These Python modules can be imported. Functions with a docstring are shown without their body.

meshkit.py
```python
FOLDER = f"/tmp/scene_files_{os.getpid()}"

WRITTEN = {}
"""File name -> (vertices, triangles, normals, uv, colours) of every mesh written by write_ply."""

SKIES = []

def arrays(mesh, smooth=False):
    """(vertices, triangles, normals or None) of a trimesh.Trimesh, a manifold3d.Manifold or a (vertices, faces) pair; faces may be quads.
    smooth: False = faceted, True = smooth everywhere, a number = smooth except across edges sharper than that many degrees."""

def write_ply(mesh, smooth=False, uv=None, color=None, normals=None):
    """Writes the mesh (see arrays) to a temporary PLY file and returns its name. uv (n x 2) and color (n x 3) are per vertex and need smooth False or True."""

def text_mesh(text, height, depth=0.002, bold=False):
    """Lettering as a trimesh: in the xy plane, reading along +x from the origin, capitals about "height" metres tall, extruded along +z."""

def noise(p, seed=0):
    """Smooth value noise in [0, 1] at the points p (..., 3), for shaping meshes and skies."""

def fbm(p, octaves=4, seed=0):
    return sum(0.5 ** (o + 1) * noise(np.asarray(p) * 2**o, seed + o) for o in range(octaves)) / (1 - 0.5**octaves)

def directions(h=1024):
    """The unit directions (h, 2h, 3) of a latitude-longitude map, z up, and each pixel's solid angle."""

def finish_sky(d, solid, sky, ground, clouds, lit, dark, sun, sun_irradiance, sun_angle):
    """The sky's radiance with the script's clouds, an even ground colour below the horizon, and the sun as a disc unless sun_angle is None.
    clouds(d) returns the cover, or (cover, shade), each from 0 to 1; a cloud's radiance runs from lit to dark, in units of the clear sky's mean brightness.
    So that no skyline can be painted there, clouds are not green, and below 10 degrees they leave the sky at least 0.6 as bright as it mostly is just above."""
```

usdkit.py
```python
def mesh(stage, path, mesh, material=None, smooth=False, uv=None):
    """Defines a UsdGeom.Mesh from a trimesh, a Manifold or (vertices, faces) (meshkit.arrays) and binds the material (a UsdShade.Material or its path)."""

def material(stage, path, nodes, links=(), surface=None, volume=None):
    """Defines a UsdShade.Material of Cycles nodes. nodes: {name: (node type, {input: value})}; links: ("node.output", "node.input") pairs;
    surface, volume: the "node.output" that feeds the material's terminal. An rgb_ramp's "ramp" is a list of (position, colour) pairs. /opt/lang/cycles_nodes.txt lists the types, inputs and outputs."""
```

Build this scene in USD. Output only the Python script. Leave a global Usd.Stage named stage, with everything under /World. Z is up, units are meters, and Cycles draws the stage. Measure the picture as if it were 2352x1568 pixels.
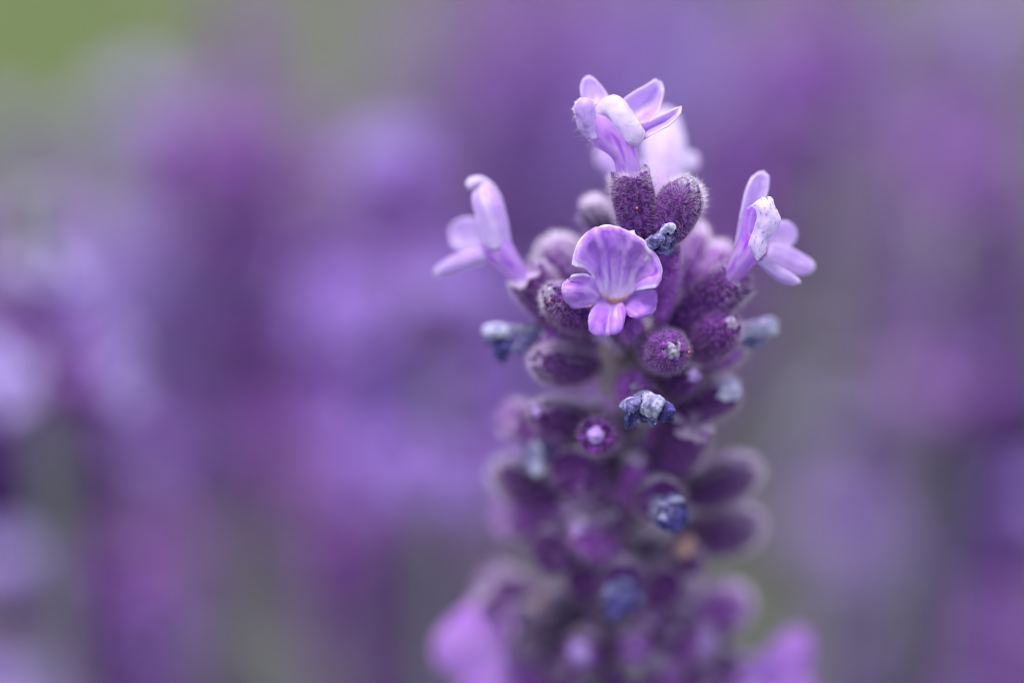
import math, random
import numpy as np
import usdkit, meshkit
from scipy.interpolate import CubicSpline
from pxr import Usd, UsdGeom, UsdLux, UsdShade, Gf, Sdf, Vt

stage = Usd.Stage.CreateInMemory()
UsdGeom.SetStageUpAxis(stage, 'Z')
UsdGeom.SetStageMetersPerUnit(stage, 1.0)
UsdGeom.Xform.Define(stage, '/World')
rng = np.random.default_rng(7)

# ------------------------------------------------------------------ camera, sky, sun, exposure
PITCH, DIST = math.radians(29.0), 0.267            # camera looks down into the plant; distance of the sharp plane
FOC = np.array([0.0, 0.0, 0.45])                   # point in the middle of the picture on the sharp plane
RIGHT = np.array([1.0, 0, 0])
FWD = np.array([0, math.cos(PITCH), -math.sin(PITCH)])
UP = np.array([0, math.sin(PITCH), math.cos(PITCH)])
EYE = FOC - DIST * FWD
cam = UsdGeom.Camera.Define(stage, '/World/camera')
cam.AddTransformOp().Set(Gf.Matrix4d(*RIGHT, 0, *UP, 0, *(-FWD), 0, *EYE, 1))
cam.CreateFocalLengthAttr(100.0)
cam.CreateHorizontalApertureAttr(22.47)
cam.CreateFStopAttr(3.3)
cam.CreateFocusDistanceAttr(DIST)
cam.CreateClippingRangeAttr((0.01, 100.0))
cam.CreateExposureAttr(1.55)

SUN = np.array([-0.12, 0.10, 1.10]); SUN /= np.linalg.norm(SUN)    # towards the bright part of the veiled sky, high above the spike
sun = UsdLux.DistantLight.Define(stage, '/World/sun')
sun.CreateIntensityAttr(0.40); sun.CreateAngleAttr(22.0); sun.CreateNormalizeAttr(True)
sun.CreateColorAttr(Gf.Vec3f(1.0, 0.97, 0.92))
zz = SUN; xx = np.cross([0, 1, 0], zz); xx /= np.linalg.norm(xx); yy = np.cross(zz, xx)
sun.AddTransformOp().Set(Gf.Matrix4d(*xx, 0, *yy, 0, *zz, 0, 0, 0, 3, 1))
dome = UsdLux.DomeLight.Define(stage, '/World/sky')
usdkit.material(stage, '/World/Looks/sky', {
    's': ('sky_texture', {'sky_type': 'single_scattering', 'sun_disc': False, 'sun_elevation': math.asin(SUN[2]), 'sun_rotation': math.atan2(SUN[0], SUN[1]), 'aerosol_density': 2.0}),
    'h': ('hsv', {'saturation': 0.38}),
    'b': ('background_shader', {'strength': 0.085})}, [('s.color', 'h.color'), ('h.color', 'b.color')], surface='b.background')
UsdShade.MaterialBindingAPI.Apply(dome.GetPrim()).Bind(UsdShade.Material.Get(stage, '/World/Looks/sky'))

PX = 60.0 / 2352 / 1000                            # metres per photograph pixel (of 2352) on the sharp plane
def at(u, v, z=0.0):
    """Point of the place seen at (u, v) of a 2352-wide photograph, z millimetres behind the sharp plane."""
    s = (DIST + z * 1e-3) / DIST
    return FOC + FWD * z * 1e-3 + s * PX * ((u - 1176) * RIGHT + (784 - v) * UP)

# ------------------------------------------------------------------ helpers
used = {}
def path_for(name, parent='/World'):
    key = (parent, name); n = used.get(key, 0); used[key] = n + 1
    return f'{parent}/{name}' + (f'_{n:03d}' if n else '')
def tag(prim, **kw):
    for k, v in kw.items():
        if v: prim.SetCustomDataByKey(k, v)
    return prim
def thing(name, label, cat, loc, group=None):
    p = path_for(name); x = UsdGeom.Xform.Define(stage, p); x.AddTranslateOp().Set(Gf.Vec3d(*map(float, loc)))
    tag(x.GetPrim(), label=label, category=cat, group=group)
    return p, np.asarray(loc, float)
def part(name, parent, origin, vf, mat, uv=None, label=None, kind=None, smooth=True):
    p = path_for(name, parent)
    v, f = vf
    m = usdkit.mesh(stage, p, (np.asarray(v) - origin, f), MAT[mat], smooth=smooth, uv=uv)
    tag(m.GetPrim(), label=label, kind=kind)
    return p
def curves(name, parent, origin, pts, width, mat, kind='stuff'):
    """pts: (n, k, 3) hairs of k points."""
    p = path_for(name, parent); n, k, _ = pts.shape
    c = UsdGeom.BasisCurves.Define(stage, p)
    c.CreateTypeAttr('linear')
    c.CreatePointsAttr(Vt.Vec3fArray.FromNumpy((pts - origin).reshape(-1, 3).astype(np.float32)))
    c.CreateCurveVertexCountsAttr(Vt.IntArray.FromNumpy(np.full(n, k, np.int32)))
    w = np.tile(np.linspace(1, 0.35, k), n) * width
    c.CreateWidthsAttr(Vt.FloatArray.FromNumpy(w.astype(np.float32))); c.SetWidthsInterpolation('vertex')
    UsdShade.MaterialBindingAPI.Apply(c.GetPrim()).Bind(MAT[mat])
    tag(c.GetPrim(), kind=kind)
    return p

# ------------------------------------------------------------------ materials
MAT = {}
def look(name, nodes, links, surface):
    MAT[name] = usdkit.material(stage, '/World/Looks/' + name, nodes, links, surface=surface)
def fuzzy(name, ramp, scale, rough=0.8, sheen=0.5, tint=(0.85, 0.72, 0.95), bump=0.5, dist=0.00012):
    look(name, {'g': ('geometry', {}), 'n': ('noise_texture', {'scale': scale, 'detail': 3.0, 'roughness': 0.6}), 'r': ('rgb_ramp', {'ramp': ramp}),
                'n2': ('noise_texture', {'scale': scale * 3.5, 'detail': 2.0}), 'b': ('bump', {'strength': bump, 'distance': dist}),
                'p': ('principled_bsdf', {'roughness': rough, 'sheen_weight': sheen, 'sheen_roughness': 0.4, 'sheen_tint': tint, 'specular_ior_level': 0.2})},
         [('g.position', 'n.vector'), ('g.position', 'n2.vector'), ('n.fac', 'r.fac'), ('r.color', 'p.base_color'), ('n2.fac', 'b.height'), ('b.normal', 'p.normal')], 'p.BSDF')
fuzzy('calyx', [(0.30, (0.029, 0.004, 0.058)), (0.50, (0.072, 0.012, 0.134)), (0.72, (0.185, 0.055, 0.31))], 3200.0, sheen=0.25, tint=(0.75, 0.45, 0.95))
fuzzy('calyx_pink', [(0.30, (0.12, 0.018, 0.20)), (0.55, (0.25, 0.058, 0.40)), (0.75, (0.45, 0.18, 0.64))], 1500.0, sheen=0.4, tint=(0.8, 0.5, 0.95))
fuzzy('calyx_navy', [(0.30, (0.030, 0.016, 0.060)), (0.55, (0.060, 0.034, 0.10)), (0.75, (0.19, 0.14, 0.26))], 2200.0)
fuzzy('bud_grey', [(0.35, (0.12, 0.085, 0.20)), (0.52, (0.27, 0.215, 0.36)), (0.7, (0.55, 0.50, 0.64))], 4200.0, bump=0.9)
fuzzy('bud_beige', [(0.3, (0.42, 0.33, 0.30)), (0.7, (0.74, 0.66, 0.62))], 2500.0)
fuzzy('bud_lilac', [(0.3, (0.25, 0.13, 0.47)), (0.7, (0.48, 0.33, 0.73))], 2200.0)
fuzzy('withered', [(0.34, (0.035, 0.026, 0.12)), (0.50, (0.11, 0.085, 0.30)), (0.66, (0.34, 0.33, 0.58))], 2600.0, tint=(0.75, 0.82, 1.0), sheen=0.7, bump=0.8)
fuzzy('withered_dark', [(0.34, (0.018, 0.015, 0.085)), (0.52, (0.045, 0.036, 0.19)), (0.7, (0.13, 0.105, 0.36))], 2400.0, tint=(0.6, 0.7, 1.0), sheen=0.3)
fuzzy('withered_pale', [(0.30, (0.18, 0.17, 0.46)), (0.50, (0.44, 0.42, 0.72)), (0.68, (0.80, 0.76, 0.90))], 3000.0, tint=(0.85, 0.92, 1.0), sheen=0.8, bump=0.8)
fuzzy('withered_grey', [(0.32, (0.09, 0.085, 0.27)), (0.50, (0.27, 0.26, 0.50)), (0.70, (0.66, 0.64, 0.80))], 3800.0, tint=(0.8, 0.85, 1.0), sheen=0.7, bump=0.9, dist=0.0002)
fuzzy('stem', [(0.3, (0.085, 0.085, 0.075)), (0.7, (0.20, 0.19, 0.19))], 1500.0)
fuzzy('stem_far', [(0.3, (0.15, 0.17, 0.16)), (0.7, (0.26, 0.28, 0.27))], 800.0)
fuzzy('bract', [(0.3, (0.34, 0.20, 0.17)), (0.7, (0.58, 0.38, 0.28))], 1500.0, sheen=0.2)
fuzzy('bract_orange', [(0.3, (0.42, 0.23, 0.24)), (0.7, (0.56, 0.34, 0.33))], 1500.0, sheen=0.1)
fuzzy('bract_beige', [(0.3, (0.30, 0.24, 0.30)), (0.7, (0.62, 0.50, 0.52))], 1500.0, sheen=0.2)
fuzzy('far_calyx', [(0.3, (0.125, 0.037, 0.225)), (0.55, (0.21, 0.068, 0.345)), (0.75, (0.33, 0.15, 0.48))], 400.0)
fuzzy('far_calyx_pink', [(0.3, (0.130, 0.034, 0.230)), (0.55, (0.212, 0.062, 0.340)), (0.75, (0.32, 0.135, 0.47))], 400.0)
fuzzy('far_calyx_dark', [(0.3, (0.028, 0.008, 0.062)), (0.55, (0.048, 0.016, 0.11)), (0.75, (0.09, 0.04, 0.18))], 400.0, sheen=0.2)
fuzzy('foliage', [(0.3, (0.20, 0.185, 0.215)), (0.55, (0.29, 0.268, 0.31)), (0.75, (0.385, 0.36, 0.42))], 60.0, sheen=0.2)
fuzzy('grass', [(0.3, (0.050, 0.074, 0.026)), (0.55, (0.080, 0.108, 0.040)), (0.75, (0.115, 0.138, 0.062))], 18.0, sheen=0.0)
look('fuzz', {'h': ('principled_hair_bsdf', {'model': 'Chiang', 'parametrization': 'Direct coloring', 'color': (0.80, 0.42, 0.92), 'roughness': 0.45, 'radial_roughness': 0.6, 'random_color': 0.0}),
              'd': ('diffuse_bsdf', {'color': (0.60, 0.25, 0.76)}), 'm': ('mix_closure', {'fac': 0.15})}, [('h.BSDF', 'm.closure1'), ('d.BSDF', 'm.closure2')], 'm.closure')
look('fuzz_white', {'h': ('principled_hair_bsdf', {'model': 'Chiang', 'parametrization': 'Direct coloring', 'color': (0.93, 0.84, 0.97), 'roughness': 0.45, 'radial_roughness': 0.6}),
              'd': ('diffuse_bsdf', {'color': (0.88, 0.78, 0.94)}), 'm': ('mix_closure', {'fac': 0.35})}, [('h.BSDF', 'm.closure1'), ('d.BSDF', 'm.closure2')], 'm.closure')
look('fuzz_top_light', {'h': ('principled_hair_bsdf', {'model': 'Chiang', 'parametrization': 'Direct coloring', 'color': (0.90, 0.76, 0.96), 'roughness': 0.45, 'radial_roughness': 0.6}),
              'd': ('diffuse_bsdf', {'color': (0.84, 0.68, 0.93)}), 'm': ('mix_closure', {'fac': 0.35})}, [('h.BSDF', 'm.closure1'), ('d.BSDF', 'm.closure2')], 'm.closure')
look('fuzz_pink', {'h': ('principled_hair_bsdf', {'model': 'Chiang', 'parametrization': 'Direct coloring', 'color': (0.86, 0.56, 0.95), 'roughness': 0.45, 'radial_roughness': 0.6}),
              'd': ('diffuse_bsdf', {'color': (0.74, 0.42, 0.86)}), 'm': ('mix_closure', {'fac': 0.15})}, [('h.BSDF', 'm.closure1'), ('d.BSDF', 'm.closure2')], 'm.closure')
look('throat_hair', {'p': ('principled_bsdf', {'base_color': (0.78, 0.55, 0.42), 'roughness': 0.6})}, [], 'p.BSDF')
look('anther', {'p': ('principled_bsdf', {'base_color': (0.75, 0.20, 0.10), 'roughness': 0.6})}, [], 'p.BSDF')

def petal_look(name, deep, mid, pale, veins=5.0, trans=0.48, edge_light=0.6, spots=False, base=0.3, white=None, m0=0.86, tcol=(0.70, 0.46, 0.95)):
    """Petal: veins run from the throat (uv y = 0) to the edge (uv y = 1); light caught by the edge painted in as a paler rim; microscopic papillae as bump."""
    N = {'uv': ('texture_coordinate', {}), 'map': ('mapping', {'scale': (1.0, 0.26, 1.0)}),
         'w': ('noise_texture', {'scale': veins * 1.6, 'detail': 2.5, 'roughness': 0.55, 'distortion': 0.9}),
         'r': ('rgb_ramp', {'ramp': [(0.36, deep), (0.48, mid), (0.56, mid), (0.70, pale)]}),
         'g': ('geometry', {}), 'n': ('noise_texture', {'scale': 900.0, 'detail': 2.0}),
         'nr': ('rgb_ramp', {'ramp': [(0.35, (0.80, 0.80, 0.86)), (0.65, (1.0, 1.0, 1.0))]}), 'mul': ('mix', {'mix_type': 'multiply', 'fac': 1.0}),
         'sx': ('separate_xyz', {}), 'mt': ('map_range', {'from_min': m0, 'from_max': 0.5 + m0 / 2, 'to_min': 0.0, 'to_max': edge_light, 'clamp': True}),  # paler towards the edge: paints in the light a curled rim catches
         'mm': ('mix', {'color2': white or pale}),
         'mb': ('map_range', {'from_min': 0.42, 'from_max': 0.0, 'to_min': 0.0, 'to_max': base, 'clamp': True}), 'mbm': ('mix', {'color2': pale}),
         'fn': ('noise_texture', {'scale': 9000.0, 'detail': 1.0}), 'b': ('bump', {'strength': 0.35, 'distance': 0.00004}),
         'p': ('principled_bsdf', {'roughness': 0.55, 'sheen_weight': 0.35, 'sheen_roughness': 0.35, 'sheen_tint': (0.92, 0.88, 1.0), 'specular_ior_level': 0.35}),
         't': ('translucent_bsdf', {'color': tcol}), 'm': ('mix_closure', {'fac': trans})}
    L = [('uv.UV', 'map.vector'), ('map.vector', 'w.vector'), ('w.fac', 'r.fac'), ('g.position', 'n.vector'), ('n.fac', 'nr.fac'), ('r.color', 'mul.color1'), ('nr.color', 'mul.color2'),
         ('uv.UV', 'sx.vector'), ('sx.y', 'mt.value'), ('mt.result', 'mm.fac'), ('mbm.color', 'mm.color1'), ('sx.y', 'mb.value'), ('mb.result', 'mbm.fac'), ('mul.color', 'mbm.color1'),
         ('g.position', 'fn.vector'), ('fn.fac', 'b.height'), ('b.normal', 'p.normal'), ('p.BSDF', 'm.closure1'), ('t.BSDF', 'm.closure2')]
    last = 'mm.color'
    if spots:
        N |= {'v': ('voronoi_texture', {'dimensions': '2D', 'scale': 1.0, 'randomness': 1.0}), 'vs': ('mapping', {'scale': (5.0, 8.0, 1.0)}), 'vr': ('rgb_ramp', {'ramp': [(0.16, (1, 1, 1)), (0.23, (0, 0, 0))]}), 'vm': ('mix', {'color2': (0.14, 0.12, 0.42)}), 'sn': ('noise_texture', {'scale': 1.3, 'detail': 1.0}), 'sr': ('rgb_ramp', {'ramp': [(0.40, (0, 0, 0)), (0.52, (0.9, 0.9, 0.9))]}), 'sm': ('mix', {'mix_type': 'multiply', 'fac': 1.0})}
        L += [('uv.UV', 'vs.vector'), ('vs.vector', 'v.vector'), ('v.distance', 'vr.fac'), ('vs.vector', 'sn.vector'), ('sn.fac', 'sr.fac'), ('vr.color', 'sm.color1'), ('sr.color', 'sm.color2'), ('sm.color', 'vm.fac'), ('mm.color', 'vm.color1')]
        last = 'vm.color'
    L.append((last, 'p.base_color'))
    look(name, N, L, 'm.closure')
petal_look('petal', (0.47, 0.13, 0.80), (0.66, 0.36, 0.87), (0.90, 0.78, 0.96), base=0.85, white=(0.95, 0.92, 0.98), edge_light=0.9, m0=0.86)
petal_look('petal_light', (0.55, 0.32, 0.80), (0.67, 0.49, 0.88), (0.87, 0.78, 0.95), veins=3.0, trans=0.46, tcol=(0.76, 0.58, 0.96))
petal_look('petal_white', (0.68, 0.52, 0.90), (0.82, 0.72, 0.95), (0.92, 0.86, 0.98), veins=2.0, trans=0.48, tcol=(0.88, 0.76, 0.98))
petal_look('petal_spotted', (0.66, 0.54, 0.88), (0.76, 0.66, 0.93), (0.88, 0.80, 0.97), veins=2.0, trans=0.45, tcol=(0.84, 0.70, 0.97), spots=True)
petal_look('petal_violet', (0.46, 0.15, 0.82), (0.60, 0.29, 0.88), (0.79, 0.57, 0.95), veins=3.0, m0=0.92)
petal_look('tube', (0.36, 0.055, 0.70), (0.60, 0.30, 0.82), (0.80, 0.60, 0.93), veins=8.0, edge_light=0.1)
petal_look('petal_pink', (0.42, 0.16, 0.62), (0.53, 0.25, 0.74), (0.66, 0.40, 0.86), veins=2.0)
petal_look('far_petal', (0.30, 0.17, 0.56), (0.39, 0.25, 0.67), (0.50, 0.38, 0.78), veins=2.0)
petal_look('far_petal_pale', (0.40, 0.32, 0.66), (0.49, 0.42, 0.75), (0.60, 0.55, 0.83), veins=2.0)

petal_look('far_petal_glow', (0.48, 0.40, 0.74), (0.58, 0.50, 0.84), (0.68, 0.62, 0.90), veins=2.0)

# ------------------------------------------------------------------ shape generators (all return vertices in metres, faces[, uv])
def grid_faces(n, m, wrap=False, off=0):
    i, j = np.meshgrid(np.arange(n - 1), np.arange(m if wrap else m - 1), indexing='ij')
    j2 = (j + 1) % m
    return np.stack([i * m + j, i * m + j2, (i + 1) * m + j2, (i + 1) * m + j], -1).reshape(-1, 4) + off

def sheet(rows, nu=26, nv=26, thick=0.13, bend=None, noise_amp=0.04, seed=0, ragged=0.11):
    """A petal with thickness through a grid of places rows[t][a] = 3-D point; bend(a, t) lifts it along its normal (mm)."""
    G = np.asarray(rows, float)
    t, a = np.linspace(0, 1, nv), np.linspace(0, 1, nu)
    kt, ka = np.linspace(0, 1, G.shape[0]), np.linspace(0, 1, G.shape[1])
    ee = lambda x: x + 0.0
    P = CubicSpline(kt, G, axis=0, bc_type='natural')(ee(t))
    P = CubicSpline(ka, P, axis=1, bc_type='natural')(ee(a))            # nv, nu, 3
    def normals(P):
        n = np.cross(np.gradient(P, axis=1), np.gradient(P, axis=0)); n /= np.linalg.norm(n, axis=-1, keepdims=True) + 1e-15
        return n
    A, T = np.meshgrid(a, t)
    rag = (meshkit.noise(np.stack([A * 9 + seed, T * 9, A * 0 + seed * 1.3], -1)) - 0.5) * ragged * 2e-3
    out = np.gradient(P, axis=0); out /= np.linalg.norm(out, axis=-1, keepdims=True) + 1e-15
    P = P + out * (rag * np.clip((T - 0.6) / 0.4, 0, 1))[..., None]
    N = normals(P)
    h = 1.5 * noise_amp * (meshkit.fbm(P * 1500 + seed * 7.1, 4) - 0.5) * 2
    if bend is not None: h = h + bend(A, T)
    P = P + N * (h * 1e-3)[..., None]
    N = normals(P)
    e = np.minimum(np.minimum(A, 1 - A) * 2, (1 - T) * 1.4); e = np.clip(e / 0.12, 0, 1)
    w = 0.5 * thick * (0.25 + 0.75 * np.sqrt(1 - (1 - e) ** 2))
    top, bot = P + N * (w * 1e-3)[..., None], P - N * (w * 1e-3)[..., None]
    V = np.vstack([top.reshape(-1, 3), bot.reshape(-1, 3)]); n0 = nv * nu
    f1 = grid_faces(nv, nu); f2 = grid_faces(nv, nu, off=n0)[:, ::-1]
    ring = np.concatenate([np.arange(nu), np.arange(1, nv) * nu + nu - 1, (nv - 1) * nu + np.arange(nu - 2, -1, -1), np.arange(nv - 2, 0, -1) * nu])
    r2 = np.roll(ring, -1)
    f3 = np.stack([ring, ring + n0, r2 + n0, r2], -1)
    edge = 1 - e * 0.0
    uv = np.stack([A.ravel() + seed * 3.7, np.maximum(T, np.where(T > 0.25, 1 - np.minimum(A, 1 - A) * 3.2, 0)).ravel()], -1)
    return V, np.vstack([f1, f2, f3]), np.vstack([uv, uv])

def frame_of(d):
    d = d / np.linalg.norm(d); s = np.cross(d, [0, 0, 1.0] if abs(d[2]) < 0.95 else [0, 1.0, 0]); s /= np.linalg.norm(s)
    return d, s, np.cross(s, d)

def lathe(path, radii, nu=24, nv=None, modul=None, seed=0, cap=True):
    """A tube round a smooth path; radii in metres at the same knots; modul(theta, t) multiplies the radius."""
    path = np.asarray(path, float); k = np.linspace(0, 1, len(path)); nv = nv or 6 * len(path)
    t = np.linspace(0, 1, nv)
    C = CubicSpline(k, path, axis=0, bc_type='natural')(t) if len(path) > 2 else path[0] + (path[1] - path[0]) * t[:, None]
    R = np.interp(t, np.linspace(0, 1, len(radii)), radii) if len(radii) < 4 else np.maximum(CubicSpline(np.linspace(0, 1, len(radii)), radii, bc_type='natural')(t), 1e-6)
    D = np.gradient(C, axis=0); D /= np.linalg.norm(D, axis=1, keepdims=True) + 1e-15
    _, s, _ = frame_of(D[0]); S = []
    for d in D:
        s = s - d * (s @ d); s /= np.linalg.norm(s); S.append(s)
    S = np.array(S); B = np.cross(D, S)
    th = np.arange(nu) * 2 * np.pi / nu
    TH, T = np.meshgrid(th, t)
    rr = R[:, None] * (modul(TH, T) if modul else 1.0)
    V = C[:, None] + rr[..., None] * (np.cos(TH)[..., None] * S[:, None] + np.sin(TH)[..., None] * B[:, None])
    F = grid_faces(nv, nu, wrap=True)
    uv = np.stack([TH / (2 * np.pi) + seed * 3.3, T * 0.85], -1).reshape(-1, 2)
    V = V.reshape(-1, 3)
    if cap:
        n = len(V); V = np.vstack([V, C[0], C[-1]]); uv = np.vstack([uv, [0, 0], [0, 1]])
        j = np.arange(nu); j2 = (j + 1) % nu
        c0 = np.stack([j2, j, np.full(nu, n), np.full(nu, n)], -1); e = (nv - 1) * nu
        c1 = np.stack([e + j, e + j2, np.full(nu, n + 1), np.full(nu, n + 1)], -1)
        F3 = np.vstack([F[:, [0, 1, 2]], F[:, [0, 2, 3]], c0[:, :3], c1[:, :3]])
        return V, F3, uv
    return V, np.vstack([F[:, [0, 1, 2]], F[:, [0, 2, 3]]]), uv

def calyx_shape(B, T, r, kind='bud', nu=40, nv=34, seed=0, curve=0.0):
    """Ribbed tubular calyx from base B to tip T, r metres across at its fattest (half). bud: nearly closed mouth; open: five-toothed mouth."""
    d, s, b = frame_of(T - B); L = np.linalg.norm(T - B)
    mid = (B + T) / 2 + np.array([0, 0, -1.0]) * curve * L
    if kind == 'bud':
        rad = [0.34, 0.66, 0.86, 0.97, 1.0, 0.98, 0.86, 0.38]
    else:
        rad = [0.34, 0.66, 0.86, 0.93, 0.97, 1.0, 0.99, 0.94]
    ph = seed * 1.7
    def modul(th, t):
        rib = 1 + 0.050 * np.cos(13 * th + ph) * np.clip(t * 3, 0, 1) * np.clip((1 - t) * 5, 0.3, 1)
        x = np.stack([np.cos(th) * 1.3 + seed, np.sin(th) * 1.3, t * 3.0], -1)
        return rib * (1 + 0.16 * (meshkit.fbm(x, 3, seed) - 0.5))
    V, F, uv = lathe([B, mid, T], np.array(rad) * r, nu, nv, modul, seed, cap=True)
    th = np.tile(np.arange(nu) * 2 * np.pi / nu, nv); tt = np.repeat(np.linspace(0, 1, nv), nu)
    tooth = (0.5 + 0.5 * np.cos(5 * th + ph)) ** 2 * np.clip((tt - 0.72) / 0.28, 0, 1) ** 2
    V[:nv * nu] += d * (tooth * (0.055 if kind == 'open' else 0.05) * L)[:, None]
    V[-1] -= d * 0.04 * L                                              # hollow mouth
    return V, F, uv

def ellipsoid(c, axis, L, r, nu=20, nv=14, amp=0.12, seed=0):
    d, s, b = frame_of(axis)
    t = np.linspace(0, 1, nv)
    rad = np.sqrt(np.maximum(1 - (2 * t - 1) ** 2, 1e-4)) * r
    m = lambda th, tt: 1 + amp * 2 * (meshkit.fbm(np.stack([np.cos(th) * 2 + seed, np.sin(th) * 2, tt * 4], -1), 3, seed) - 0.5)
    return lathe([c - d * L / 2, c + d * L / 2], rad, nu, nv, m, seed) if len(rad) >= 4 else None

def fuzz_on(V, F, n, length, width, lean, bias=0.12, k=2, jitter=0.20, only=None, r=None, above=False):
    r = r or rng
    V = np.asarray(V); F = np.asarray(F)
    if F.shape[1] == 4: F = np.vstack([F[:, [0, 1, 2]], F[:, [0, 2, 3]]])
    a, b, c = V[F[:, 0]], V[F[:, 1]], V[F[:, 2]]
    N = np.cross(b - a, c - a); A = np.linalg.norm(N, axis=1); w = A.copy()
    if only is not None: w = w * only((a + b + c) / 3)
    if above: w = w * np.clip(N[:, 2] / (A + 1e-20) - 0.50, 0, 1) ** 1.2 + 1e-12 * A    # upper side only, for hairs that paint in the light from overhead
    i = r.choice(len(F), n, p=w / w.sum())
    x, y = r.random(n), r.random(n); sw = x + y > 1; x[sw], y[sw] = 1 - x[sw], 1 - y[sw]
    P = a[i] + (b[i] - a[i]) * x[:, None] + (c[i] - a[i]) * y[:, None]
    D = N[i] / (A[i][:, None] + 1e-20) + lean * bias + r.normal(0, jitter, (n, 3))
    D /= np.linalg.norm(D, axis=1, keepdims=True)
    ln = length * r.uniform(0.45, 1.25, n)
    pts = [P - D * 2e-5]
    bendv = r.normal(0, 0.28, (n, 3))
    for q in range(1, k):
        f = q / (k - 1)
        pts.append(P + (D * f + bendv * f * f * 0.5) * ln[:, None])
    return np.stack(pts, 1)

# ------------------------------------------------------------------ the sharp spike
def axis(v):
    """Stem of the sharp spike where the photograph's row v crosses it: it stands upright, so it recedes as it goes down."""
    u = np.interp(v, [250, 450, 520, 700, 900, 1200, 1600], [1446, 1470, 1500, 1462, 1450, 1442, 1440])
    return at(u, v, np.interp(v, [250, 400, 640, 940, 1165, 1490, 1700], [0.5, 2.6, 6.0, 10.2, 13.0, 17.2, 20.0]))
foot = axis(1700); foot = np.array([foot[0], foot[1] + 0.004, 0.0])
SPIKE, SO = thing('lavender_spike', 'sharp purple lavender spike with pale lilac open flowers, in front of the blurred ones', 'lavender', foot)
stem_pts = [foot, foot * 0.5 + axis(1700) * 0.5 + [0.001, 0.001, 0], axis(1700), axis(1500), axis(1300), axis(1100), axis(900), axis(740), axis(600), axis(470)]
V, F, uv = lathe(stem_pts, np.array([1.0, 1.0, 0.95, 0.95, 0.9, 0.9, 0.85, 0.8, 0.7, 0.5]) * 1e-3, 12, 80, lambda th, t: 1 + 0.10 * np.cos(4 * th))
part('stem', SPIKE, SO, (V, F), 'stem', uv)

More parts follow.
